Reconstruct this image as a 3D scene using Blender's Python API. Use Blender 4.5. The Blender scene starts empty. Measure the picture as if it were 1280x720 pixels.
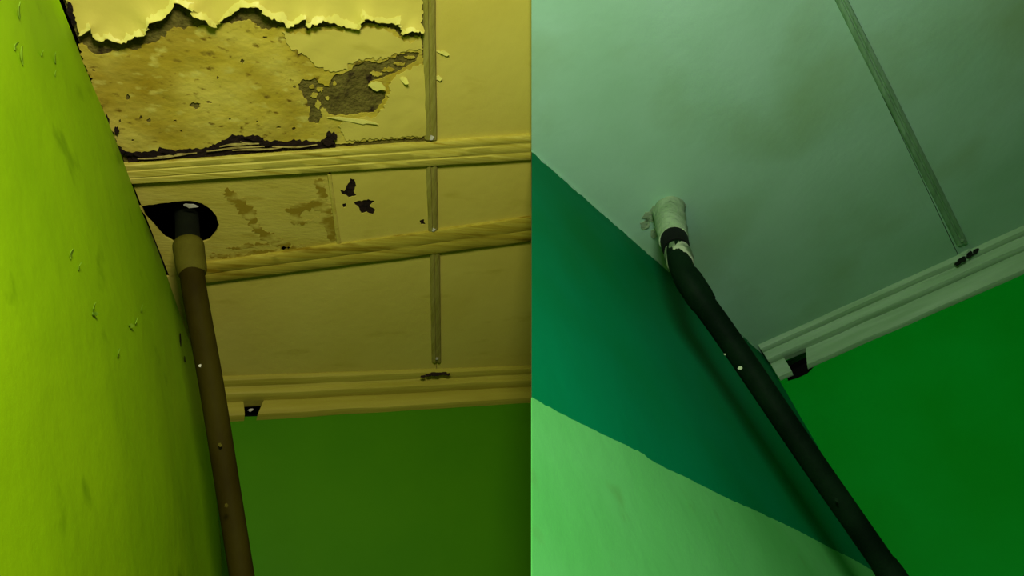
import bpy, bmesh, math, random
import numpy as np
from mathutils import Vector, Matrix, noise, geometry

random.seed(7)
# ------------------------------------------------------------------ camera, world, lamps, exposure
F = 900.0                                   # focal length in pixels of a 1280 x 720 frame
PX, PY = 640.0, 360.0
CAM = Vector((0.0, 0.0, 1.2))
SPLIT = 664.5                               # image column where the two rooms meet at the partition

def ray(px, py):                            # camera axes: x right, y down, z forward
    return Vector((px - PX, py - PY, F))
N_LEFT = ray(173.9, -600).normalized()      # up direction of the left room
N_RIGHT = ray(341, -610).normalized()     # up direction of the right room
_fw = Vector((0, 0, 1))
WZ = N_LEFT; WY = (_fw - WZ * _fw.dot(WZ)).normalized(); WX = WY.cross(WZ)
C2W = Matrix((WX, WY, WZ))                  # camera axes -> world axes
def cam2w(v): return C2W @ Vector(v) + CAM

scene = bpy.context.scene
col = scene.collection
cam = bpy.data.cameras.new('camera'); cam_o = bpy.data.objects.new('camera', cam); col.objects.link(cam_o)
cam.sensor_width = 36; cam.lens = F / 1280 * 36; cam.clip_start = 0.005; cam.clip_end = 50
R = Matrix((C2W @ Vector((1, 0, 0)), C2W @ Vector((0, -1, 0)), C2W @ Vector((0, 0, -1)))).transposed()
cam_o.matrix_world = Matrix.Translation(CAM) @ R.to_4x4()
scene.camera = cam_o

w = bpy.data.worlds.new('world'); scene.world = w; w.use_nodes = True
w.node_tree.nodes['Background'].inputs[0].default_value = (0.80, 0.90, 0.75, 1)
w.node_tree.nodes['Background'].inputs[1].default_value = 0.02

def lamp(name, pos, power, color, radius):
    l = bpy.data.lights.new(name, 'POINT'); l.energy = power; l.color = color; l.shadow_soft_size = radius
    o = bpy.data.objects.new(name, l); col.objects.link(o); o.location = cam2w(pos); return o
lamp('added_lamp', (0.003, -0.72, 0.10), 82, (1.0, 0.98, 0.92), 0.16)      # unseen lamp added above the viewer, on the line between the rooms

vs = scene.view_settings
vs.view_transform = 'Standard'; vs.look = 'None'; vs.gamma = 1; vs.exposure = 0.20; vs.use_curve_mapping = False

# ------------------------------------------------------------------ materials
def lin(c):
    return tuple((x / 255 / 12.92 if x / 255 <= 0.04045 else ((x / 255 + 0.055) / 1.055) ** 2.4) * 0.78 for x in c) + (1,)

def material(name, base, alt=None, scale=4.0, stretch=(1, 1, 1), rough=0.7, bump=0.0, bscale=60.0, spec=0.14,
             spots=None, spot_scale=12.0, spot_lo=0.62, spot_hi=0.70, lo=0.35, hi=0.65, detail=6.0, bstretch=None):
    m = bpy.data.materials.new(name); m.use_nodes = True
    nt = m.node_tree; N = nt.nodes; L = nt.links; b = N['Principled BSDF']
    b.inputs['Roughness'].default_value = rough; b.inputs['Specular IOR Level'].default_value = spec
    tc = N.new('ShaderNodeTexCoord')
    def mp(st):
        q = N.new('ShaderNodeMapping'); q.inputs['Scale'].default_value = st; L.new(tc.outputs['Object'], q.inputs['Vector']); return q
    def nz(s, st, d=detail):
        t = N.new('ShaderNodeTexNoise'); t.inputs['Scale'].default_value = s; t.inputs['Detail'].default_value = d
        L.new(mp(st).outputs[0], t.inputs['Vector']); return t
    def ramp(src, a, bb):
        r = N.new('ShaderNodeMapRange'); r.inputs['From Min'].default_value = a; r.inputs['From Max'].default_value = bb
        L.new(src, r.inputs['Value']); return r.outputs[0]
    def mix(fac, A, B):
        x = N.new('ShaderNodeMix'); x.data_type = 'RGBA'; L.new(fac, x.inputs['Factor'])
        for i, s in (('A', A), ('B', B)):
            k = [q for q in x.inputs if q.name == i and q.type == 'RGBA'][0]
            if isinstance(s, tuple): k.default_value = s
            else: L.new(s, k)
        return [q for q in x.outputs if q.type == 'RGBA'][0]
    out = None
    if alt is None:
        b.inputs['Base Color'].default_value = lin(base)
    else:
        out = mix(ramp(nz(scale, stretch).outputs['Fac'], lo, hi), lin(base), lin(alt))
    for k, sp in enumerate(spots or []):
        c, s, a, h, st = sp
        out = mix(ramp(nz(s, st).outputs['Fac'], a, h), out if out is not None else lin(base), lin(c))
    if out is not None: L.new(out, b.inputs['Base Color'])
    if bump:
        bn = N.new('ShaderNodeBump'); bn.inputs['Strength'].default_value = bump; bn.inputs['Distance'].default_value = 0.01
        L.new(nz(bscale, bstretch or stretch).outputs['Fac'], bn.inputs['Height']); L.new(bn.outputs[0], b.inputs['Normal'])
    return m

I3 = (1, 1, 1)
M = {}
M['lime'] = material('lime wall paint', (162, 212, 5), (148, 200, 2), 3, rough=0.55, bump=0.15, bscale=22,
                     spots=[((124, 170, 0), 9, .62, .75, I3)])
M['olive_green'] = material('deep green wall paint', (74, 140, 0), (66, 133, 0), 2.5, rough=0.6, bump=0.1, bscale=25)
M['cream'] = material('cream ceiling paint', (226, 212, 90), (218, 202, 80), 3, rough=0.6, bump=0.12, bscale=30,
                      spots=[((200, 184, 64), 5, .60, .78, (1, 3, 1))])
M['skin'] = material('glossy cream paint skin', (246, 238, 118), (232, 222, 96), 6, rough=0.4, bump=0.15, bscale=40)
M['fibre'] = material('weathered fibreboard', (220, 204, 78), (198, 178, 48), 11, (1, 1.3, 1), rough=0.85, bump=0.3, bscale=45,
                      spots=[((166, 140, 20), 5, .46, .72, (1, 1.3, 1)), ((92, 72, 16), 22, .64, .74, (1, 1.3, 1)), ((216, 204, 84), 26, .58, .70, (1, 1.6, 1)), ((120, 96, 12), 40, .62, .72, (1, 1.5, 1))])
M['core'] = material('dark torn board core', (126, 116, 46), (98, 88, 32), 30, rough=0.9, bump=0.6, bscale=120,
                     spots=[((54, 42, 22), 22, .56, .66, I3)])
M['stained'] = material('water stained board', (212, 198, 80), (200, 184, 66), 6, (1, 3, 1), rough=0.7, bump=0.15, bscale=40,
                        spots=[((176, 156, 44), 12, .58, .72, (.7, 2.4, 1))])
M['stain'] = material('brown water stain', (158, 136, 30), (208, 193, 76), 26, (.8, 1.6, 1), rough=0.7, lo=.46, hi=.60)
M['batten'] = material('painted timber', (218, 206, 84), (196, 180, 58), 22, (.12, 6, 6), rough=0.55, bump=0.12, bscale=40, bstretch=(.06, 5, 5),
                       spots=[((168, 140, 26), 12, .60, .72, (.35, 5, 5))])
M['batten_old'] = material('water marked painted timber', (196, 182, 62), (174, 156, 40), 18, (.2, 6, 6), rough=0.6, bump=0.12, bscale=40, bstretch=(.08, 5, 5),
                           spots=[((138, 114, 12), 9, .52, .66, (.5, 4, 4))])
M['strip'] = material('dull olive painted strip', (172, 164, 74), (150, 142, 52), 14, (4, .4, 4), rough=0.6, bump=0.2, bscale=40)
M['cornice'] = material('cream painted cornice', (186, 176, 62), (170, 160, 48), 8, (.3, 4, 4), rough=0.55, bump=0.2, bscale=30, bstretch=(.2, 3, 3))
M['splinter'] = material('pale torn paper edge', (196, 180, 92), (140, 122, 54), 60, rough=0.8)
M['crust'] = material('dark crust', (48, 34, 22), (28, 20, 14), 50, rough=0.9, bump=0.5, bscale=140)
M['pipe'] = material('brown painted pipe', (62, 56, 6), (46, 38, 2), 9, (1, 1, .4), rough=0.7, bump=0.15, bscale=50, spec=0.04)
M['collar'] = material('brown pipe coupling', (98, 94, 24), (78, 72, 14), 12, rough=0.7, spec=0.05, bump=0.2, bscale=60)
M['black'] = material('black cavity', (10, 10, 9), (6, 6, 6), 20, rough=0.95)
M['crumb'] = material('dark damp crumb', (20, 34, 18), (10, 18, 8), 50, rough=0.9)
M['pipe_dark'] = material('shadow-dark upper pipe', (26, 30, 10), (16, 20, 6), 12, rough=0.8, spec=0.1)  # shade inside the ceiling hole is put into this pipe colour
M['fleck'] = material('pale fleck and glint paint', (226, 222, 190), (190, 186, 150), 40, rough=0.5)
M['lime_chip'] = material('lifted lime paint', (150, 190, 40), (100, 140, 20), 40, rough=0.5)
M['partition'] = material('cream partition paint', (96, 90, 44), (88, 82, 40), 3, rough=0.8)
# right room
M['white_ceiling'] = material('grey-white ceiling paint', (178, 232, 194), (166, 222, 178), 3, rough=0.7, bump=0.08, bscale=40,
                              spots=[((156, 204, 150), 2.2, .50, .72, I3)])
M['white_strip'] = material('grey green ceiling strip', (150, 200, 150), (124, 172, 122), 14, (4, .4, 4), rough=0.6, bump=0.2, bscale=40)
M['white_cornice'] = material('grey-white cornice paint', (160, 206, 156), (140, 188, 134), 8, (.4, 4, 4), rough=0.6, bump=0.2, bscale=30)
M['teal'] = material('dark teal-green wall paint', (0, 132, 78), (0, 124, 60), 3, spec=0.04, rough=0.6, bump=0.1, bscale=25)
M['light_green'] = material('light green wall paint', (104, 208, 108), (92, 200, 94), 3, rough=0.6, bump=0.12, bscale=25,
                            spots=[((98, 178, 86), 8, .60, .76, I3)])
M['green'] = material('bright green wall paint', (0, 168, 40), (0, 158, 26), 2.5, spec=0.05, rough=0.6, bump=0.1, bscale=25)
M['dark_pipe'] = material('blackish green pipe', (12, 36, 16), (4, 22, 8), 9, rough=0.65, bump=0.2, bscale=50, spec=0.04)
M['cement'] = material('whitish plaster collar', (166, 196, 152), (138, 172, 124), 16, rough=0.85, bump=0.6, bscale=50,
                       spots=[((84, 112, 76), 18, .62, .70, I3)])
M['rubber'] = material('black rubber seal', (8, 12, 8), (4, 6, 4), 20, rough=0.7)
M['sealant'] = material('pale sealant wrap', (170, 190, 150), (96, 124, 84), 26, rough=0.7, bump=0.5, bscale=60, lo=.45, hi=.55)
M['slab'] = material('dark added slab', (30, 28, 24), (22, 20, 18), 6, rough=0.95)

# ------------------------------------------------------------------ rooms: planes and pixel look-up
class Room:
    """Room axes: x along the back wall, y into the depth, z up; origin at the ceiling corner."""
    def __init__(s, n, height, K, B, A):
        s.n = n; s.h = height
        P = lambda p: ray(*p) * (height / ray(*p).dot(n))
        s.K = P(K); r = (P(B) - s.K).normalized(); s.X = r; s.Z = n; s.Y = s.Z.cross(s.X)
        s.rot = Matrix((s.X, s.Y, s.Z))                       # camera axes -> room axes
        wl = s.rot @ (P(A) - s.K); s.w = Vector((wl.x, wl.y, 0)).normalized()   # left wall, corner towards viewer
        s.wn = Vector((0, 0, 1)).cross(s.w)                   # left wall normal into the room
        if s.wn.x < 0: s.wn = -s.wn
        s.eye = s.rot @ (-s.K)
        s.M = Matrix.Translation(cam2w(s.K)) @ (C2W @ s.rot.transposed()).to_4x4()
    def d(s, px, py): return s.rot @ ray(px, py)
    def hit(s, px, py, point, normal):
        d = s.d(px, py); t = (Vector(point) - s.eye).dot(normal) / d.dot(normal); return s.eye + d * t
    def c(s, px, py, z=0.0): return s.hit(px, py, (0, 0, z), Vector((0, 0, 1)))
    def cuv(s, px, py): p = s.c(px, py); return (p.x, p.y)
    def luv(s, px, py): p = s.hit(px, py, (0, 0, 0), s.wn); return (p.dot(s.w), p.z)
    def buv(s, px, py): p = s.hit(px, py, (0, 0, 0), Vector((0, 1, 0))); return (p.x, p.z)
    def cmap(s, u, v, h): return Vector((u, v, -h))
    def lmap(s, u, v, h): return s.w * u + s.wn * h + Vector((0, 0, v))
    def bmap(s, u, v, h): return Vector((u, -h, v))
    def depth(s, p): return (Vector(p) - s.eye).dot(s.rot @ Vector((0, 0, 1)))

LR = Room(N_LEFT, 1.5, (274, 493.5), (664, 475.5), (100, 55))
RR = Room(N_RIGHT, 1.5, (955, 443), (1280, 298), (665, 189))

# ------------------------------------------------------------------ object helpers
def tag(o, label=None, cat=None, group=None, kind=None):
    for k, v in (('label', label), ('category', cat), ('group', group), ('kind', kind)):
        if v: o[k] = v
    return o

def to_obj(name, verts, faces, mat, room=None, parent=None, base=None, smooth=True):
    """One mesh object; verts in room axes; origin at base (default: centre of its bounding box)."""
    vs_ = [Vector(v) for v in verts]
    if parent is not None: base = Vector(parent['_b'])
    if base is None:
        lo = [min(v[i] for v in vs_) for i in range(3)]; hi = [max(v[i] for v in vs_) for i in range(3)]
        base = Vector([(a + b) / 2 for a, b in zip(lo, hi)])
    base = Vector(base)
    me = bpy.data.meshes.new(name); me.from_pydata([v - base for v in vs_], [], faces); me.update()
    bm = bmesh.new(); bm.from_mesh(me); bmesh.ops.recalc_face_normals(bm, faces=bm.faces); bm.to_mesh(me); bm.free()
    if smooth:
        me.polygons.foreach_set('use_smooth', [True] * len(me.polygons))
        me.set_sharp_from_angle(angle=math.radians(35))
    me.materials.append(M[mat] if isinstance(mat, str) else mat)
    o = bpy.data.objects.new(name, me); col.objects.link(o)
    o['_b'] = list(base)
    if parent is not None: o.parent = parent
    elif room is not None: o.matrix_world = room.M @ Matrix.Translation(base)
    else: o.matrix_world = Matrix.Translation(base)
    return o

def empty(name, room, base):
    o = bpy.data.objects.new(name, None); col.objects.link(o); o.empty_display_size = 0.1
    o['_b'] = list(base); o.matrix_world = room.M @ Matrix.Translation(Vector(base)); return o

def jag(loop, step, amp, seed=0.0, fixed=()):
    """Refine a closed 2-D outline to `step` and roughen it by `amp`; edges whose index is in `fixed` stay straight."""
    out = []; n = len(loop)
    for i in range(n):
        a = Vector(loop[i]); b = Vector(loop[(i + 1) % n]); ln = (b - a).length
        k = 1 if i in fixed else max(1, int(ln / step)); nr = Vector((-(b - a).y, (b - a).x)) / max(ln, 1e-9)
        for j in range(k):
            p = a + (b - a) * (j / k)
            if i not in fixed and j > 0:
                q = Vector((p.x * 140 + seed, p.y * 140, seed * 3.1))
                p = p + nr * amp * (noise.noise(q) + 0.6 * noise.noise(q * 2.7))
            out.append((p.x, p.y))
    return out

def inside(pts, loops):
    pts = np.asarray(pts); r = np.zeros(len(pts), bool)
    for lp in loops:
        a = np.asarray(lp); b = np.roll(a, -1, 0)
        for (x0, y0), (x1, y1) in zip(a, b):
            if y0 == y1: continue
            c = ((y0 > pts[:, 1]) != (y1 > pts[:, 1])) & (pts[:, 0] < (x1 - x0) * (pts[:, 1] - y0) / (y1 - y0) + x0)
            r ^= c
    return r

def edge_dist(pts, segs):
    pts = np.asarray(pts); d = np.full(len(pts), 1e9)
    for a, b in segs:
        a = np.array(a); b = np.array(b); ab = b - a; t = np.clip(((pts - a) @ ab) / max(ab @ ab, 1e-12), 0, 1)
        d = np.minimum(d, np.hypot(*(pts - a - t[:, None] * ab).T))
    return d

def sheet(name, mp, loops, h0, thick, mat, grid, hf=None, room=None, parent=None, base=None, back=True):
    """A board, paint skin or wall face: outline with holes, filled with a grid, lifted by hf, with real thickness."""
    pts = []; edges = []
    for lp in loops:
        k = len(pts); pts += [tuple(p) for p in lp]; edges += [(k + i, k + (i + 1) % len(lp)) for i in range(len(lp))]
    A = np.array(pts); lo = A.min(0); hi = A.max(0)
    gx = np.arange(lo[0] + grid * .5, hi[0], grid); gy = np.arange(lo[1] + grid * .5, hi[1], grid)
    if len(gx) and len(gy):
        G = np.array([(x + (grid * .5 if j % 2 else 0), y) for j, y in enumerate(gy) for x in gx])
        G = G[inside(G, loops)]
        if len(G):
            G = G[edge_dist(G, [(pts[a], pts[b]) for a, b in edges]) > grid * .45]
            pts += [tuple(p) for p in G]
    v2, e2, f2, *_ = geometry.delaunay_2d_cdt([Vector(p) for p in pts], edges, [], 0, 1e-7)
    P = np.array([tuple(v) for v in v2])
    cen = np.array([P[list(f)].mean(0) for f in f2]); keep = inside(cen, loops)
    tri = [tuple(f) for f, k in zip(f2, keep) if k]
    used = sorted({i for t in tri for i in t}); re_ = {o: i for i, o in enumerate(used)}
    P = P[used]; tri = [tuple(re_[i] for i in t) for t in tri]
    H = np.full(len(P), h0) + (hf(P) if hf is not None else 0)
    V = [mp(P[i, 0], P[i, 1], H[i]) for i in range(len(P))]; n = len(V)
    V += [mp(P[i, 0], P[i, 1], H[i] - thick) for i in range(n)]
    cnt = {}
    for t in tri:
        for a, b in ((t[0], t[1]), (t[1], t[2]), (t[2], t[0])): cnt.setdefault((min(a, b), max(a, b)), []).append((a, b))
    Fc = list(tri) + [(c + n, b + n, a + n) for a, b, c in tri]
    Fc += [(b, a, a + n, b + n) for v in cnt.values() if len(v) == 1 for a, b in v]
    return to_obj(name, V, Fc, mat, room, parent, base)

def lump(amp, sc, seed):
    return lambda P: np.array([amp * noise.fractal(Vector((x * sc, y * sc, seed)), 1.0, 2.0, 4) for x, y in P])

def tube(name, path, radii, mat, segs=24, room=None, parent=None, base=None, wob=0.0, cap=True):
    path = [Vector(p) for p in path]; V = []; Fc = []; up = Vector((0.3, 1, 0.1))
    for i, p in enumerate(path):
        t = (path[min(i + 1, len(path) - 1)] - path[max(i - 1, 0)]).normalized()
        a = (up - t * up.dot(t)).normalized(); b = t.cross(a)
        for k in range(segs):
            th = 2 * math.pi * k / segs; r = radii[i]
            if wob: r *= 1 + wob * noise.noise(Vector((math.cos(th) * 2, math.sin(th) * 2, i * .7)))
            V.append(p + a * (r * math.cos(th)) + b * (r * math.sin(th)))
    for i in range(len(path) - 1):
        for k in range(segs):
            q = (k + 1) % segs; Fc.append((i * segs + k, i * segs + q, (i + 1) * segs + q, (i + 1) * segs + k))
    if cap:
        Fc.append(tuple(range(segs - 1, -1, -1))); Fc.append(tuple((len(path) - 1) * segs + k for k in range(segs)))
    return to_obj(name, V, Fc, mat, room, parent, base)

def bar(name, room, a0, a1, b0, b1, prof, mat, n=40, wob=0.0, seed=0, **kw):
    """Moulded strip lying under the ceiling between edge a (a0-a1) and edge b (b0-b1), given as ceiling (u,v);
    prof lists (t across 0..1, drop in metres)."""
    V = []; Fc = []; k = len(prof)
    a0, a1, b0, b1 = (Vector(q) for q in (a0, a1, b0, b1))
    for i in range(n + 1):
        f = i / n; a = a0.lerp(a1, f); b = b0.lerp(b1, f)
        for j, (t, dz) in enumerate(prof):
            p = a.lerp(b, t)
            wz = wob * noise.noise(Vector((f * 9 + seed, j * .8, seed)))
            p = p + (b - a).normalized() * wz
            V.append((p.x, p.y, -dz * (1 + 6 * wz) if dz > 0 else 0.0008))
    for i in range(n):
        for j in range(k - 1):
            Fc.append((i * k + j, i * k + j + 1, (i + 1) * k + j + 1, (i + 1) * k + j))
        Fc.append((i * k + k - 1, i * k, (i + 1) * k, (i + 1) * k + k - 1))
    Fc.append(tuple(range(k))); Fc.append(tuple(n * k + j for j in range(k - 1, -1, -1)))
    return to_obj(name, V, Fc, mat, room, **kw)

def flake(name, mp, u, v, su, sv, mat, room=None, parent=None, h=0.0, lift=0.006, ang=0.0, seed=0, thick=0.0012):
    """A lifted, curled chip: a small irregular dished plate, one side free."""
    n = 11; V = []; rings = (1.0, 0.55)
    rnd = random.Random(seed); rr = [rnd.uniform(.6, 1.15) for _ in range(n)]; ca, sa = math.cos(ang), math.sin(ang)
    for s_ in (0, 1):
        for g in rings:
            for k in range(n):
                th = 2 * math.pi * k / n; x = math.cos(th) * rr[k] * g; y = math.sin(th) * rr[k] * g
                hh = h + 0.0006 + lift * max(0, (x + 1) / 2) ** 2 + s_ * thick
                V.append(mp(u + (x * su * ca - y * sv * sa), v + (x * su * sa + y * sv * ca), hh))
        V.append(mp(u, v, h + 0.0006 + lift * .25 + s_ * thick))
    m = 2 * n + 1; Fc = []
    for s_ in (0, 1):
        o = s_ * m
        for k in range(n):
            q = (k + 1) % n
            f1 = (o + k, o + q, o + n + q, o + n + k); f2 = (o + n + k, o + n + q, o + 2 * n)
            Fc += [f1, f2] if s_ else [f1[::-1], f2[::-1]]
    for k in range(n):
        q = (k + 1) % n; Fc.append((k, q, m + q, m + k))
    return to_obj(name, V, Fc, mat, room, parent)

# ================================================================== PARTITION between the two rooms
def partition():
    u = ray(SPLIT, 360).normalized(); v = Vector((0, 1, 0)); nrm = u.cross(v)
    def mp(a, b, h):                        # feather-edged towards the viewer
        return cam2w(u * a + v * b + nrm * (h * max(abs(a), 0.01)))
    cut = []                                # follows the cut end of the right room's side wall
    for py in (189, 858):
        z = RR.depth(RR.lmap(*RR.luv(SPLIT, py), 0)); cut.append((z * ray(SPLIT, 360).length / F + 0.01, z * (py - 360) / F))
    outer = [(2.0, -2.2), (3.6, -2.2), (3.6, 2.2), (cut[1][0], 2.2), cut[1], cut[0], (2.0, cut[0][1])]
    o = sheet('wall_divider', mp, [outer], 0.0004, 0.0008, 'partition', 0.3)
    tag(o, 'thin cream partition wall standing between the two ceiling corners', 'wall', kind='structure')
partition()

# ================================================================== LEFT ROOM: shell
SL, SR = SPLIT - 0.05, SPLIT + 0.05
r = LR
def jl(pix, f=LR.cuv): return [f(*p) for p in pix]
# left wall, from the corner towards (and past) the viewer
wl_top = 0.02
def bow(P):                                 # wall bent away from the lamp to darken it towards the corner
    u = np.asarray(P)[:, 0]; return np.where(u < .9, .07 * (u - u * u / 1.8) - .0315, 0.0)
wall = sheet('wall_left', r.lmap, [[(-0.05, wl_top), (2.4, wl_top), (2.4, -2.7), (-0.05, -2.7)]], 0.0, 0.05, 'lime', 0.06,
             hf=lambda P: lump(0.006, 3.5, 3.0)(P) + bow(P), room=r)
tag(wall, 'lime green painted wall with small blisters left of the brown pipe', 'wall', kind='structure')
# back wall with the broken pocket behind the cornice
pk = [r.buv(*p) for p in ((294, 494), (345, 490), (345, 510), (324, 520), (294, 521))]
back = sheet('wall_back', r.bmap, [[(-0.10, 0.02), (r.buv(SL, 470)[0], 0.02), (r.buv(SL, 900)[0], r.buv(SL, 900)[1]), (r.buv(60, 1150)[0], r.buv(SL, 900)[1]), (-0.10, r.buv(SL, 900)[1])],
             pk], 0.0, 0.05, 'olive_green', 0.08, hf=lump(0.002, 3, 9.0), room=r)
tag(back, 'deep green back wall under the damaged ceiling', 'wall', kind='structure')
def pocket(room, loop, parent, depth):
    V = []; n = len(loop)
    for d_ in (0.0, depth):
        V += [room.bmap(u, v, -0.002 - d_) for u, v in loop]
    Fc = [(i, (i + 1) % n, n + (i + 1) % n, n + i) for i in range(n)] + [tuple(range(n, 2 * n))]
    return to_obj('cavity', V, Fc, 'black', room, parent, smooth=False)
pocket(r, pk, back, 0.09)
p = r.hit(313, 513.5, (0, 0.004, 0), Vector((0, 1, 0)))
flake('plaster_crumb', r.bmap, p.x, p.z, 0.008, 0.005, 'fleck', r, back, h=-0.004, lift=0.006, seed=5)

# blisters and chips in the lime paint
for i, (px, py, a, b, an, mt) in enumerate(((24, 70, 9, 4, .4, 'lime_chip'), (68, 73, 6, 4, .1, 'lime_chip'), (17, 58, 4, 3, .8, 'lime_chip'), (51, 66, 3, 5, .2, 'lime_chip'),
        (68, 91, 4, 2, .2, 'lime_chip'), (85, 318, 5, 3, 1., 'lime_chip'), (95, 334, 4, 3, .4, 'lime_chip'), (114, 393, 6, 3, 2.4, 'lime_chip'), (113, 385, 5, 4, .5, 'lime_chip'),
        (160, 408, 6, 3, 2.5, 'lime_chip'), (166, 402, 3, 6, .2, 'lime_chip'), (145, 442, 5, 6, .3, 'lime_chip'), (174, 386, 4, 3, .4, 'lime_chip'), (230, 424, 4, 12, 0.1, 'crust'),
        (236, 448, 3, 5, .2, 'crust'), (20, 14, 8, 3, .5, 'lime_chip'), (225, 338, 4, 6, .2, 'crust'))):
    u, v = r.luv(px, py); k = r.depth(r.lmap(u, v, 0)) / F
    flake('paint_blister', r.lmap, u, v, a * k * 1.2, b * k, mt, r, wall, lift=0.006 if mt != 'crust' else 0.001, ang=an, seed=i, h=lump(.006, 3.5, 3.0)([(u, v)])[0] + bow([(u, v)])[0] + .0005)

# slab added above the ceiling to block light and darken the pipe hole
def slab(room, pix, name, label):
    lp = [room.cuv(*p) for p in pix]
    n = len(lp); V = [(u, v, 0.008) for u, v in lp] + [(u, v, 0.30) for u, v in lp]
    Fc = [(i, (i + 1) % n, n + (i + 1) % n, n + i) for i in range(n)] + [tuple(range(n, 2 * n))]
    tag(to_obj(name, V, Fc, 'slab', room, smooth=False), label, 'ceiling', kind='structure')

# ------------------------------------------------------------------ left ceiling: panels
ceil = empty('ceiling', r, r.c(450, 300))
tag(ceil, 'old cream boarded ceiling with torn and water-stained panels', 'ceiling', kind='structure')
def wl_px(y): return 100 + (y - 55) * (174 / 440)          # image line of the wall top
def panel(pix, mat, amp=0.0, holes=(), grid=0.04, h0=0.0, thick=0.006, **kw):
    loops = [jag(jl(pix), 0.012, amp, 1.3) if amp else jl(pix)] + [jag(jl(h), 0.008, 0.002, 2.2) for h in holes]
    return sheet('ceiling_panel', r.cmap, loops, h0, thick, mat, grid, room=r, parent=ceil, **kw)
xw = wl_px
P1 = panel([(xw(-260) + 6, -260), (527, -260), (538, 188), (xw(208) - 3, 208)], 'core', hf=lump(0.002, 30, 1.0), grid=0.02)
P2 = panel([(527.6, -260), (SL, -260), (SL, 182), (538.6, 188)], 'cream')
hole = [(173, 259), (186, 256), (201, 254), (220, 252), (238, 251), (252, 254), (263, 261), (271, 271), (274, 281), (270, 291), (262, 300), (250, 304),
        (232, 304), (218, 303), (207, 297), (195, 284), (183, 271)]
P3 = panel([(xw(208) - 3, 208.3), (409.6, 205), (424.5, 320), (xw(346) - 3, 346)], 'stained', holes=[hole], grid=0.02)
P4 = panel([(410.4, 205), (538, 188.4), (541, 300), (425.3, 320)], 'crust', grid=0.02, hf=lump(0.001, 30, 4.0))
P5 = panel([(538.6, 188.4), (SL, 182.4), (SL, 284), (541.6, 300)], 'cream')
P6 = panel([(xw(346) - 8, 346.3), (424.8, 320.4), (541, 300.4), (546, 482), (xw(493) - 18, 493)], 'cream')
P7 = panel([(541.6, 300.4), (SL, 284.4), (SL, 476), (546.6, 482)], 'cream')
slab(r, [(-180, -260), (SL, -260), (SL, 469), (255, 490), (80, 55)], 'added_slab', 'dark slab added above the old ceiling and its pipe hole to block light')

# fibre layer of the torn panel, with the dark gaps left open
fib_top = [(103, 52), (110, 60), (120, 68), (128, 67), (138, 65), (150, 61), (160, 60), (171, 62.5), (179, 55), (190, 53), (199, 50), (207, 44), (215, 35), (226, 34), (238, 33), (252, 31), (266, 32), (274, 29),
           (286, 27), (296, 26), (305, 25), (313, 24), (317, 28), (321, 33), (330, 36), (338, 36), (346, 35), (354, 33), (366, 35), (379, 35), (384, 38), (392, 33), (410, 33), (433, 33), (446, 31), (461, 28),
           (472, 30), (483, 32), (491, 36), (497, 40), (505, 46), (514, 46), (526, 44)]
fib_bot = [(536.5, 170.5), (520, 171.5), (480, 174), (450, 176), (430, 178), (419, 179), (412, 172), (407, 170), (400, 176), (385, 175), (372, 174), (358, 176), (346, 176), (331, 175), (324, 169), (316, 167), (300, 168),
           (288, 169), (280, 174), (273, 177), (262, 182), (252, 185), (235, 185), (217, 187), (203, 184), (190, 187), (178, 189), (168, 191), (158, 193)]
fib_left = [(155, 190), (150, 182), (144, 180), (139, 168), (134, 160), (131, 152), (128, 143), (126, 134), (122, 128), (117, 120), (117, 112), (114, 100), (109, 86), (103, 70), (99, 58)]
gap = [(372, 104), (379, 98), (386, 99), (393, 95.5), (398, 103), (404, 104), (411, 107), (413, 99), (420, 91), (428, 92), (435.5, 88), (444, 80), (458, 75.5), (470, 77), (480, 75.5), (495, 69), (511, 64), (524, 66),
       (520, 76), (504, 84), (491, 91), (480, 96), (471, 99), (463, 101), (461, 108), (470, 112), (482, 113), (481, 122), (473, 133), (467, 140), (449, 141), (436, 143), (424, 143), (412, 143), (407, 138), (402, 147),
       (398, 154), (392, 152), (386, 153), (387, 138), (384, 127), (378, 118)]
def blob(cx, cy, a, b, n=9, seed=0):
    q = random.Random(seed); return [(cx + math.cos(6.283 * k / n) * a * q.uniform(.6, 1.2), cy + math.sin(6.283 * k / n) * b * q.uniform(.6, 1.2)) for k in range(n)]
holes = [jag(jl(gap), 0.004, 0.0045, 6.0)]
for i, (x, y, a, b) in enumerate(((160, 121, 3, 5), (244, 131, 9, 6), (262, 127, 6, 2.5), (303, 76, 3.5, 4), (331, 46, 5, 2), (348, 158, 4, 2), (367, 160, 3, 3), (321, 151, 2, 2), (176, 146, 3, 4), (186, 150, 4, 4), (219, 150, 2.5, 2),
        (117, 87, 3, 2), (166, 174, 3, 2), (394, 76, 3, 3), (402, 79, 2, 3), (272, 96, 2, 3), (205, 122, 3, 1.5), (140, 175, 3, 4), (368, 108, 2.5, 3), (226, 163, 2, 2), (287, 148, 2, 2), (150, 150, 2, 3))):
    holes.append(jag(jl(blob(x, y, a * .8, b * .8, 12, i)), 0.002, 0.002, i))
fib = sheet('fibre_layer', r.cmap, [jag(jl(fib_top + fib_bot + fib_left), 0.004, 0.006, 4.0)] + holes, 0.0035, 0.003, 'fibre', 0.011,
            hf=lump(0.0022, 16, 2.0), room=r, parent=P1)
tag(fib, 'bare rough yellow-brown fibre surface')
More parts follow.
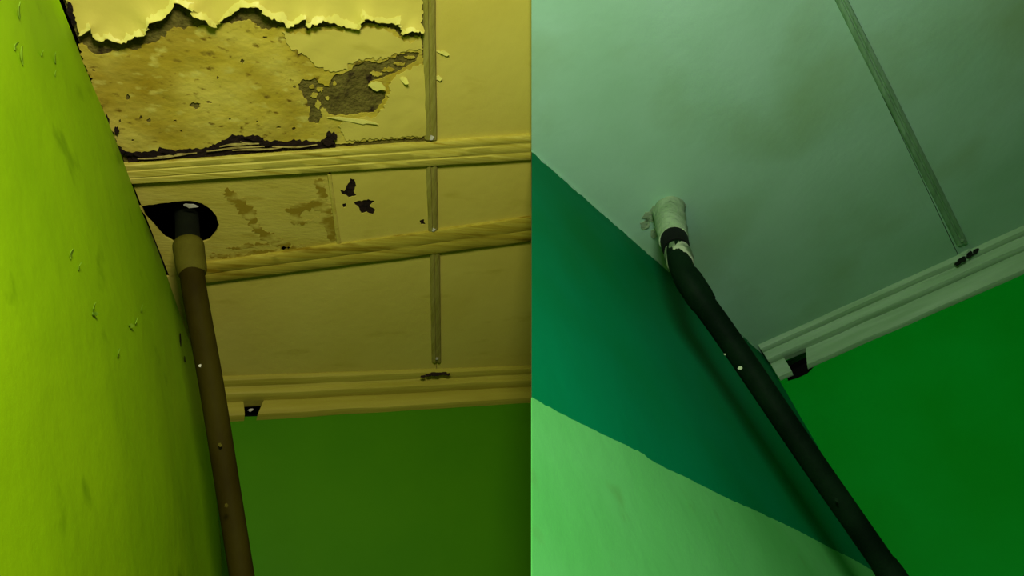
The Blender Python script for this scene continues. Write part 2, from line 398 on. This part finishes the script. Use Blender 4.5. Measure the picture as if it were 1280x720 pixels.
# islands of fibre left standing inside the dark patch
for i, (x, y, a, b) in enumerate(((393, 118, 5, 3), (400, 111, 4, 3), (397, 130, 4, 5), (409, 122, 3, 2), (390, 108, 3, 2.5), (418, 104, 3, 2.5), (403, 138, 3, 3), (470, 92, 9, 3), (485, 86, 8, 3), (500, 79, 8, 2), (512, 71, 7, 1.6))):
    sheet('torn_fibre', r.cmap, [jag(jl(blob(x, y, a * 1.1, b * 1.2, 10, 40 + i)), 0.002, 0.004, 11.0 + i)], 0.0032, 0.002, 'fibre', 0.01, room=r, parent=P1)

# paint skin still hanging at the front edge, its torn rim curling down
skin_edge = [(99, 39), (106, 36), (114, 29), (116, 40), (120, 44), (127, 46), (135, 42), (144, 45), (152, 47), (158, 46), (163, 42), (172, 38), (182, 35), (184, 26), (186, 21), (194, 19), (202, 17), (208, 11), (214, 5), (220, -3), (230, 2), (241, 5),
             (237, 9), (240, 13), (252, 17), (259, 23), (266, 28), (270, 29), (274, 21), (282, 16), (290, 12), (302, 4), (312, 3), (321, 3), (329, 12), (338, 18), (352, 22), (357, 30), (365, 28), (372, 23), (380, 18), (383, 28), (394, 24),
             (405, 21), (418, 25), (430, 30), (440, 31), (446, 32), (453, 18), (462, 20), (472, 23.5), (485, 25), (497, 26), (501, 39), (507, 36), (515, 34), (526.5, 36)]
sk_loop = jl([(xw(-240) + 12, -240), (97, 24), (88, 14), (91, 4)][:1] + [(84, 2), (92, 16), (97, 30)] + skin_edge + [(526, -240)])
tear = [r.cuv(*p) for p in skin_edge]; tseg = list(zip(tear[:-1], tear[1:]))
def curl(P):
    d = edge_dist(P, tseg)
    a = np.array([max(0.15, 0.75 + 1.0 * noise.noise(Vector((x * 11, y * 4, 5)))) for x, y in P])
    return 0.024 * a * np.exp(-(d / 0.020))
sk = sheet('paint_skin', r.cmap, [jag(sk_loop, 0.004, 0.006, 8.0)], 0.006, 0.0014, 'cream', 0.010, hf=curl, room=r, parent=P1)
tag(sk, 'smooth cream paint skin with a torn curling edge')
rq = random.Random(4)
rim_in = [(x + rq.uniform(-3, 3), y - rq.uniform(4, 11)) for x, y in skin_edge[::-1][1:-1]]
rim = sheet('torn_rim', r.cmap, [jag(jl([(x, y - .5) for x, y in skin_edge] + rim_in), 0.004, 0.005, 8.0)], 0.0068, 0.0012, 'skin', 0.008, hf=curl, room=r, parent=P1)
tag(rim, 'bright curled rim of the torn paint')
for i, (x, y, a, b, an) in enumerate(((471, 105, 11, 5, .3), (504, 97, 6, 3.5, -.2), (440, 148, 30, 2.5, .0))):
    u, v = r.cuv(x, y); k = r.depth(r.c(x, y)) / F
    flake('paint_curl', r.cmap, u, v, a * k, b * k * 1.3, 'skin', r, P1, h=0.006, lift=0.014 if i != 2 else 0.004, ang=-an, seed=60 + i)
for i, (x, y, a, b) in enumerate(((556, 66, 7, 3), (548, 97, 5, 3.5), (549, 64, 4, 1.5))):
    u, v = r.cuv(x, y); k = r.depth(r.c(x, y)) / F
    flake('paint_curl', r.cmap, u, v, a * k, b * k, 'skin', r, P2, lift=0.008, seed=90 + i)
# dark sheet lining the crack
ck = [q for q in fib_bot if q[0] <= 419][::-1]
sheet('dark_crust', r.cmap, [jag(jl([(x, y - 1.5) for x, y in ck] + [(419, 185), (380, 186), (330, 190), (270, 195), (210, 199), (160, 203)]), 0.006, 0.003, 6.0)], 0.0024, 0.002, 'crust', 0.02, hf=lump(0.001, 30, 8.0), room=r, parent=P1)
# crust along the wall edge and splinters in the crack above the first batten
for i, (x, y, a, b) in enumerate(((88, 9, 4, 9), (92, 22, 3, 6), (127, 137, 3, 7), (134, 150, 4, 8), (141, 172, 4, 8), (146, 160, 3, 5), (150, 186, 6, 4), (172, 190, 8, 3), (408, 175, 8, 5), (416, 168, 5, 5), (410, 165, 4, 3), (160, 189, 6, 3),
        (318, 171, 12, 1.8), (330, 177, 7, 2.5), (212, 187, 10, 2.5))):
    u, v = r.cuv(x, y); k = r.depth(r.c(x, y)) / F
    flake('dark_crust', r.cmap, u, v, a * k, b * k * 1.4, 'crust', r, P1, h=0.007, lift=0.003, seed=120 + i)
for i, (x0, y0, x1, y1, wd) in enumerate(((172, 196, 246, 189.5, 2.2), (196, 192.5, 236, 190, 1.6), (258, 186, 330, 180, 2.4), (274, 181, 312, 176, 2.6), (290, 186.5, 352, 181.5, 2), (340, 182, 396, 179, 1.5), (300, 175, 326, 178, 1.8))):
    a = Vector(r.cuv(x0, y0)); b = Vector(r.cuv(x1, y1)); k = r.depth(r.c(x0, y0)) / F * wd * 1.3
    V = []
    for j in range(9):
        f = j / 8; p = a.lerp(b, f); wv = k * math.sin(math.pi * (f * .9 + .05)) * (1 + .5 * noise.noise(Vector((j * .9, i * 3.3, 0))))
        hz = 0.008 + 0.003 * math.sin(f * 5 + i)
        V += [(p.x, p.y - wv / 2, -hz), (p.x, p.y + wv / 2, -hz - .001), (p.x, p.y, -hz + .0025)]
    Fc = [(j * 3 + q, j * 3 + (q + 1) % 3, j * 3 + 3 + (q + 1) % 3, j * 3 + 3 + q) for j in range(8) for q in range(3)] + [(0, 1, 2), (24, 26, 25)]
    tag(to_obj('splinter', V, Fc, 'splinter', r, P1), 'pale splinter lifted in the dark crack')

# smooth paint still sound on the right of the torn panel
for lp_ in ([(352, 38), (366, 39), (384, 42), (400, 37), (433, 37), (461, 33), (483, 37), (497, 45), (505, 51), (526.5, 49), (527.5, 61), (511, 60), (495, 65), (480, 71), (458, 71), (442, 76), (430, 84), (414, 88), (396, 82), (378, 66), (362, 58)],
            [(536, 168), (533, 80), (524, 79), (506, 87), (494, 94), (486, 104), (486, 116), (482, 128), (475, 138), (469, 145), (448, 146), (430, 148), (422, 156), (428, 166), (432, 174)]):
    sheet('paint_skin', r.cmap, [jag(jl(lp_), 0.004, 0.008, 9.0)], 0.0062, 0.0015, 'cream', 0.012, hf=lump(0.0022, 16, 2.0), room=r, parent=P1)
# brown tide marks on the patch with the hole
for lp_ in ([[(281, 237), (292, 238), (300, 245), (308, 252), (318, 262), (322, 275), (330, 287), (345, 295), (364, 305), (360, 312), (340, 306), (325, 297), (316, 285), (306, 272), (296, 262), (288, 254), (280, 246)]],
            [[(355, 262), (372, 254), (393, 253), (398, 240), (392, 226), (406, 224), (409, 250), (414, 264), (418, 280), (421, 300), (412, 300), (406, 284), (396, 277), (380, 281), (366, 280), (362, 270)], [(372, 264), (392, 260), (402, 268), (392, 273), (376, 275)]],
            [[(282, 311), (300, 306), (322, 303), (340, 307), (318, 309), (300, 312)]], [[(262, 318), (300, 316), (345, 311), (380, 305), (378, 308), (340, 316), (300, 321), (264, 323)]]):
    sheet('water_stain', r.cmap, [jag(jl(q), 0.004, 0.011, 3.0) for q in lp_], 0.0008, 0.0006, 'stain', 0.02, room=r, parent=P3)

# thin paint layer on the middle panel, flaked away in two spots
sp = [(424, 236), (430, 238), (434, 230), (438, 222), (443, 223), (445, 232), (442, 238), (445, 244), (436, 246), (428, 242)]
sp2 = [(441, 251), (450, 250), (460, 248), (468, 251), (462, 256), (470, 262), (466, 268), (458, 264), (452, 266), (448, 258)]
sp3 = [(428, 254), (432, 253), (433, 258), (429, 259)]
sp4 = [(524, 275), (529, 273), (531, 280), (526, 280)]
lay = sheet('paint_skin', r.cmap, [jl([(412.5, 207), (537.5, 190), (540.3, 297), (427, 314)])] + [jag(jl(q), 0.004, 0.0028, 3.0 + i) for i, q in enumerate((sp, sp2, sp3, sp4))],
            0.003, 0.002, 'cream', 0.02, room=r, parent=P4)

# ------------------------------------------------------------------ left room: battens, strips, cornice
def pw(px, py): return r.cuv(px, py)
prof1 = [(0, 0), (0, .010), (.05, .0125), (.22, .0130), (.27, .0112), (.31, .0112), (.35, .0134), (.60, .0140), (.64, .0122), (.67, .0122), (.71, .0142), (.94, .0136), (1, .011), (1, 0)]
b1 = bar('ceiling_batten', r, pw(154, 203), pw(SL, 166.5), pw(165.5, 226.5), pw(SL, 197), prof1, 'batten', n=60, wob=0.0015, seed=2)
tag(b1, 'wide pale grooved timber batten directly below the torn panel', 'batten', 'timber battens across the old ceiling')
prof2 = [(0, 0), (0, .009), (.08, .0125), (.45, .0135), (.50, .0120), (.55, .0135), (.93, .0130), (1, .010), (1, 0)]
b2 = bar('ceiling_batten', r, pw(226, 331), pw(SL, 269.5), pw(233, 354), pw(SL, 299), prof2, 'batten_old', n=60, wob=0.0025, seed=8)
tag(b2, 'water-marked olive timber batten running just below the pipe hole', 'batten', 'timber battens across the old ceiling')
profs = [(0, 0), (0, .004), (.12, .008), (.36, .0095), (.44, .0065), (.56, .0065), (.64, .0095), (.88, .008), (1, .004), (1, 0)]
def strip(room, a0, a1, b0, b1, mat, label, group, n=24, nail=None, seed=0):
    o = empty('cover_strip', room, room.cmap(*((Vector(a0) + Vector(b1)) / 2), 0))
    tag(o, label, 'strip', group)
    bar('moulding', room, a0, a1, b0, b1, profs, mat, n=n, wob=0.0012, seed=seed, parent=o)
    if nail:
        u, v, s_ = nail; flake('end_chip', room.cmap, u, v, s_, s_ * 1.4, 'fleck' if room is LR else 'white_cornice', room, o, h=0.0095, lift=0.003, seed=3)
    return o
G = 'narrow strips on the old ceiling'
k = r.depth(r.c(540, 100)) / F
strip(r, pw(524, -240), pw(530.5, 173), pw(541, -240), pw(546, 173), 'strip', 'narrow ridged strip running up from the upper batten past the torn panel', G, nail=(*pw(538, 169), 3 * k), seed=1)
strip(r, pw(532, 206), pw(535, 289), pw(546, 205), pw(547, 287), 'strip', 'short narrow strip between the two timber battens', G, nail=(*pw(540.5, 284), 2.6 * k), seed=4)
strip(r, pw(537, 315), pw(539.5, 451), pw(549.5, 314), pw(551, 451), 'strip', 'narrow strip from the lower batten to the old cornice', G, nail=(*pw(545, 445), 2.6 * k), seed=6)
o = bar('cover_strip', r, pw(409, 217), pw(421.5, 309), pw(413.5, 217), pw(427, 309), [(0, 0), (0, .004), (.3, .006), (.7, .006), (1, .004), (1, 0)], 'stained', n=16, wob=0.0015, seed=5)
tag(o, 'thin stained joint strip beside the water-stained patch with the hole', 'strip', G)

def cornice(name, room, x0, x1, notch, mat, label, qs=1.0, wall_skew=0.0):
    """Stepped cornice along the back wall; lower bead broken open between notch[0] and notch[1]."""
    root = empty(name, room, ((x0 + x1) / 2, 0, 0)); tag(root, label, 'cornice', kind='structure')
    A = [(0, 0.0), (.088, 0.0), (.088, .006), (.084, .013), (.075, .017), (.060, .018), (.056, .022), (0, .022)]
    B = [(0, .021), (.056, .021), (.057, .034), (.054, .041), (.046, .045), (.027, .046), (0, .046)]
    Cc = [(0, .045), (.024, .045), (.027, .054), (.027, .082), (.022, .092), (.012, .096), (0, .097)]
    A, B, Cc = ([(a_, b_ * qs) for a_, b_ in q_] for q_ in (A, B, Cc))
    def run(nm, prof, xa, xb, n, seed, cutend=None):
        V = []; Fc = []; k = len(prof)
        for i in range(n + 1):
            f = i / n
            for j, (pp, q) in enumerate(prof):
                xs = xa - wall_skew * pp; xe = xb
                if cutend: xs = xa + cutend[0] * (q - .045 * qs); xe = xb
                x = xs + (xe - xs) * f
                wv = .0018 * noise.noise(Vector((x * 7 + seed, q * 9, seed)))
                V.append((x, -pp - (wv if pp > 0 else -0.003), -q + (wv if q > 0 else 0)))
        for i in range(n):
            for j in range(k): Fc.append((i * k + j, i * k + (j + 1) % k, (i + 1) * k + (j + 1) % k, (i + 1) * k + j))
        Fc.append(tuple(range(k))); Fc.append(tuple(n * k + j for j in range(k - 1, -1, -1)))
        return to_obj(nm, V, Fc, mat, room, root)
    run('upper_fillet', A, x0, x1, 50, 1.0); run('middle_fascia', B, x0, x1, 50, 4.0)
    run('lower_bead', Cc, x0, notch[0], 6, 7.0); run('lower_bead', Cc, notch[1], x1, 40, 7.0, cutend=(-0.45, 0))
    return root
tr = cornice('trim_1', r, -0.03, r.buv(SL, 480)[0] - .01, (r.hit(305, 508, (0, -.027, 0), Vector((0, 1, 0))).x, r.hit(330.5, 502, (0, -.027, 0), Vector((0, 1, 0))).x), 'cornice', 'stepped cream cornice along the deep green back wall', wall_skew=0.3, qs=1.08)
for i, (x, y, a, b) in enumerate(((536, 469.5, 6, 3), (544, 468, 7, 4), (553, 467.5, 6, 3), (529, 471, 4, 2), (560, 468.5, 5, 2))):
    p = r.hit(x, y, (0, -.090, 0), Vector((0, 1, 0))); k = r.depth(p) / F
    flake('broken_edge', r.bmap, p.x, p.z, a * k, b * k, 'crust', r, tr, h=0.090, lift=0.004, seed=200 + i)

# ------------------------------------------------------------------ left room: the brown pipe
def pipe_point(room, base, px, py): return room.hit(px, py, base, room.wn)
def smooth_path(pts, n=8):
    out = []
    for i in range(len(pts) - 1):
        p0 = pts[max(i - 1, 0)]; p1 = pts[i]; p2 = pts[i + 1]; p3 = pts[min(i + 2, len(pts) - 1)]
        for j in range(n):
            t = j / n
            out.append(.5 * ((2 * p1) + (p2 - p0) * t + (2 * p0 - 5 * p1 + 4 * p2 - p3) * t * t + (3 * p1 - p0 - 3 * p2 + p3) * t ** 3))
    return out + [pts[-1]]
base = r.c(234, 281)
PP = lambda px, py: pipe_point(r, base, px, py)
kp = r.depth(base) / F
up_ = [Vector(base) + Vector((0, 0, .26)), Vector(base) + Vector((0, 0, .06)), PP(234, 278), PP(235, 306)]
path = [PP(*q) for q in ((235, 306), (236.5, 318), (240.5, 345), (245, 375), (264, 480), (284, 605), (302.5, 720), (331, 900))]
root = empty('drain_pipe', r, path[-1]); tag(root, 'brown drain pipe rising beside the lime wall into a dark ceiling hole', 'pipe', 'drain pipes in the ceiling corners')
sp_ = smooth_path(path, 6)
tube('pipe', sp_, [15.0 * r.depth(q) / F * (0.98 if r.depth(q) > 0 else 1) for q in sp_], 'pipe', 28, r, root)
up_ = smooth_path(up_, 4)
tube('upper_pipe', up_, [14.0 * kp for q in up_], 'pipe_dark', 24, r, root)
cp = smooth_path([PP(*q) for q in ((235, 303), (237.5, 322), (240.5, 343))], 5)
kk = [16.2, 17.6, 18.0, 17.9, 17.6, 17.5, 17.4, 17.4, 17.0, 16.4, 15.2]
tube('coupling', cp, [a * kp for a in kk], 'collar', 28, r, root)
for i, (x, y, a, b) in enumerate(((249.5, 457, 2.6, 3.4), (252, 313, 2.2, 5), (275, 556, 3, 4), (283, 632, 3, 4), (307, 714, 2.5, 4))):
    p = PP(x, y); d_ = (r.eye - p).normalized(); p = p + d_ * (14.2 * r.depth(p) / F)
    sx = Vector((0, 0, 1)).cross(d_).normalized(); k = r.depth(p) / F
    mpp = lambda u, v, h, p=p, sx=sx, d_=d_: p + sx * u + Vector((0, 0, 1)) * v + d_ * h
    flake('paint_fleck', mpp, 0, 0, a * k * .8, b * k * .8, 'fleck' if i < 2 else 'collar', r, root, lift=0.001, seed=250 + i)
# white glint at the back of the hole, painted as a pale plate
p = r.c(238, 258, 0.0); k = kp
o = flake('painted_glint', r.cmap, p.x, p.y, 9 * k, 3.5 * k, 'fleck', r, P3, h=-0.004, lift=0.002, seed=77)

# ================================================================== RIGHT ROOM: shell
r = RR
def jr(pix): return [RR.cuv(*p) for p in pix]
def jw(pix): return [RR.luv(*p) for p in pix]
def lmap_cut(u, v, h):                      # end of the wall cut slantwise where it meets the partition
    return RR.lmap(u - (0.22 if h < -0.02 and u > 0.3 else 0.0), v, h)
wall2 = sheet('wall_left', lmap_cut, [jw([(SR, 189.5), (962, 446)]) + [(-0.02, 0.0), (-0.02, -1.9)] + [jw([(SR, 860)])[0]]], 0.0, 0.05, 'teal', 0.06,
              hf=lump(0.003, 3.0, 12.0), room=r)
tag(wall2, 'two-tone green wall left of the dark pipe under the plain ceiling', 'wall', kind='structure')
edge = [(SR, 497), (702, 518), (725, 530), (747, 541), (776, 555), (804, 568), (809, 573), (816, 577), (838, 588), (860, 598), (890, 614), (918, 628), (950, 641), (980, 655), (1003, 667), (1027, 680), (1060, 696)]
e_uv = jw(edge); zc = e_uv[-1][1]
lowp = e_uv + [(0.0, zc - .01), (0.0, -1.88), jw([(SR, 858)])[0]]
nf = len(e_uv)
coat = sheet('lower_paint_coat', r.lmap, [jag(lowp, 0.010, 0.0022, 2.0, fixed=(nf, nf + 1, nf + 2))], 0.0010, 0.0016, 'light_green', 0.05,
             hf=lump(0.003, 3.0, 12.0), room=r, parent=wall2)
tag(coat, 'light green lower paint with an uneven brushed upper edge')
pk2 = [r.buv(*p) for p in ((980, 452), (1030, 426), (1028, 448), (1009, 467), (996, 473), (985, 476))]
zb = -1.9
xb = 3.0
back2 = sheet('wall_back', r.bmap, [[(-0.02, 0.02), (xb, 0.02), (xb, zb), (-0.02, zb)], pk2], 0.0, 0.05, 'green', 0.08, hf=lump(0.002, 3, 19.0), room=r)
tag(back2, 'bright green back wall right of the dark pipe', 'wall', kind='structure')
pocket(r, pk2, back2, 0.09)
ceil2 = empty('ceiling', r, r.c(1000, 200)); tag(ceil2, 'plain grey-green ceiling with one diagonal strip', 'ceiling', kind='structure')
e2 = [(SR, 189), (690, 210), (710, 228), (735, 247), (752, 263), (771, 282), (790, 297), (815, 319), (850, 349), (900, 393), (940, 428), (960, 447)]
lp = jr([(SR, -200), (950.5, -200), (1205, 335)]) + [(0.0, 0.0), (-0.03, 0.02)] + jr([(max(SR, x - 5), y + 3) for x, y in e2[-2::-1]])
sheet('ceiling_panel', r.cmap, [lp], 0.0, 0.002, 'white_ceiling', 0.05, hf=lump(0.0015, 4, 31.0), room=r, parent=ceil2)
lp = jr([(951.5, -200), (1420, -200), (1420, 234), (1206, 335)])
sheet('ceiling_panel', r.cmap, [lp], 0.0, 0.002, 'white_ceiling', 0.05, hf=lump(0.0015, 4, 37.0), room=r, parent=ceil2)
# ragged paint lip where ceiling meets wall
lu = [q[0] for q in jw(e2)]
lip = [(u, 0.001) for u in lu] + [(u, -0.009) for u in lu[::-1]]
sheet('paint_lip', r.lmap, [jag(lip, 0.010, 0.008, 5.0, fixed=tuple(range(len(lu))) + (2 * len(lu) - 1,))], 0.0008, 0.0012, 'white_ceiling', 0.03, hf=lump(0.003, 3.0, 12.0), room=r, parent=ceil2)
slab(r, [(SR + 90, -200), (1420, -200), (1420, 225), (966, 430), (SR + 90, 220)], 'added_slab', 'dark slab added above the plain ceiling to block light')

# ------------------------------------------------------------------ right room: strip, cornice, pipe
def pr(px, py): return RR.cuv(px, py)
k = r.depth(r.c(1120, 150)) / F
strip(r, pr(944, -200), pr(1195.5, 306), pr(961, -200), pr(1209, 302), 'white_strip', 'narrow grey-green strip crossing the plain ceiling to the right', None, n=30, nail=(*pr(1200, 298), 3 * k), seed=9)
tr2 = cornice('trim_2', r, 0.005, r.buv(1420, 240)[0], (r.hit(990, 464, (0, -.027, 0), Vector((0, 1, 0))).x, r.hit(1016, 448, (0, -.027, 0), Vector((0, 1, 0))).x), 'white_cornice', 'stepped grey-white cornice above the bright green back wall', wall_skew=0.17, qs=1.38)
for i, (x, y, a, b, mt) in enumerate(((1203, 325, 6, 5, 'crumb'), (1212, 319, 6, 4, 'crumb'), (1219, 315, 5, 3, 'crumb'), (1197, 330, 4, 3, 'crumb'), (1206, 314, 9, 4, 'white_cornice'))):
    p = r.hit(x, y, (0, -.091, 0), Vector((0, 1, 0))); k = r.depth(p) / F
    flake('broken_edge', r.bmap, p.x, p.z, a * k, b * k, mt, r, tr2, h=0.091, lift=0.004, ang=.4, seed=300 + i)

base2 = r.c(836, 262)
QQ = lambda px, py: pipe_point(r, base2, px, py)
def dk(q): return r.depth(q) / F
root = empty('drain_pipe', r, QQ(1180, 815)); tag(root, 'dark drain pipe slanting down from a whitish plaster collar in the plain ceiling', 'pipe', 'drain pipes in the ceiling corners')
pts = smooth_path([QQ(*q) for q in ((843, 300), (849, 326), (858, 347), (874, 372), (900, 408), (938, 463), (1003, 559), (1060, 641), (1112, 716), (1180, 815))], 6)
tube('pipe', pts, [15.2 * dk(q) for q in pts], 'dark_pipe', 28, r, root)
# plaster collar
cpts = smooth_path([QQ(*q) for q in ((834, 252), (836.5, 266), (839, 282), (842, 299))], 4)
cr = [25, 23, 21.5, 20.4, 19.8, 19.5, 19.3, 19.2, 19.1, 19.1, 19, 18.8, 17.6]
tube('plaster_collar', cpts, [a * dk(q) for a, q in zip(cr, cpts)], 'cement', 26, r, root, wob=0.12)
# smear of plaster against wall beside the collar
for i, (x, y, a, b) in enumerate(((812, 270, 12, 7), (822, 262, 12, 7), (806, 280, 8, 7), (846, 258, 12, 6), (818, 290, 6, 9))):
    p = r.c(x, y); k = r.depth(p) / F
    flake('plaster_smear', r.cmap, p.x, p.y, a * k, b * k * 1.2, 'cement', r, ceil2, h=0.0005, lift=0.003, ang=.6, seed=330 + i, thick=.0015)
def ring(nm, px0, px1, r0, mt, wob=0.0, n=4):
    a = QQ(*px0); b = QQ(*px1); P_ = [a.lerp(b, i / n) for i in range(n + 1)]
    rr = [r0 * (.93 if i in (0, n) else 1.0) * dk(q) for i, q in enumerate(P_)]
    return tube(nm, P_, rr, mt, 26, r, root, wob=wob)
ring('rubber_seal', (842, 297), (845.5, 313), 17.4, 'rubber')
ring('sealant_wrap', (846.5, 315), (852, 332), 17.2, 'sealant', wob=.10)
ring('coupling', (856, 343), (880, 380), 17.6, 'dark_pipe', wob=.03)
ring('coupling', (1104, 704), (1140, 757), 17.4, 'dark_pipe')
for i, (x, y, a, b, mt) in enumerate(((925, 460, 3.4, 3.4, 'sealant'), (998, 548, 2.5, 6, 'dark_pipe'), (1046, 625, 2.5, 5, 'dark_pipe'), (1120, 712, 2, 5, 'sealant'), (906, 443, 2, 2, 'sealant'))):
    p = QQ(x, y); d_ = (r.eye - p).normalized(); p = p + d_ * (13.5 * dk(p))
    sx = Vector((0, 0, 1)).cross(d_).normalized(); k = dk(p)
    mpp = lambda u, v, h, p=p, sx=sx, d_=d_: p + sx * u + Vector((0, 0, 1)) * v + d_ * h
    flake('paint_fleck', mpp, 0, 0, a * k * .8, b * k * .8, mt, r, root, lift=0.001, seed=350 + i)

for o in bpy.data.objects:
    if '_b' in o.keys(): del o['_b']
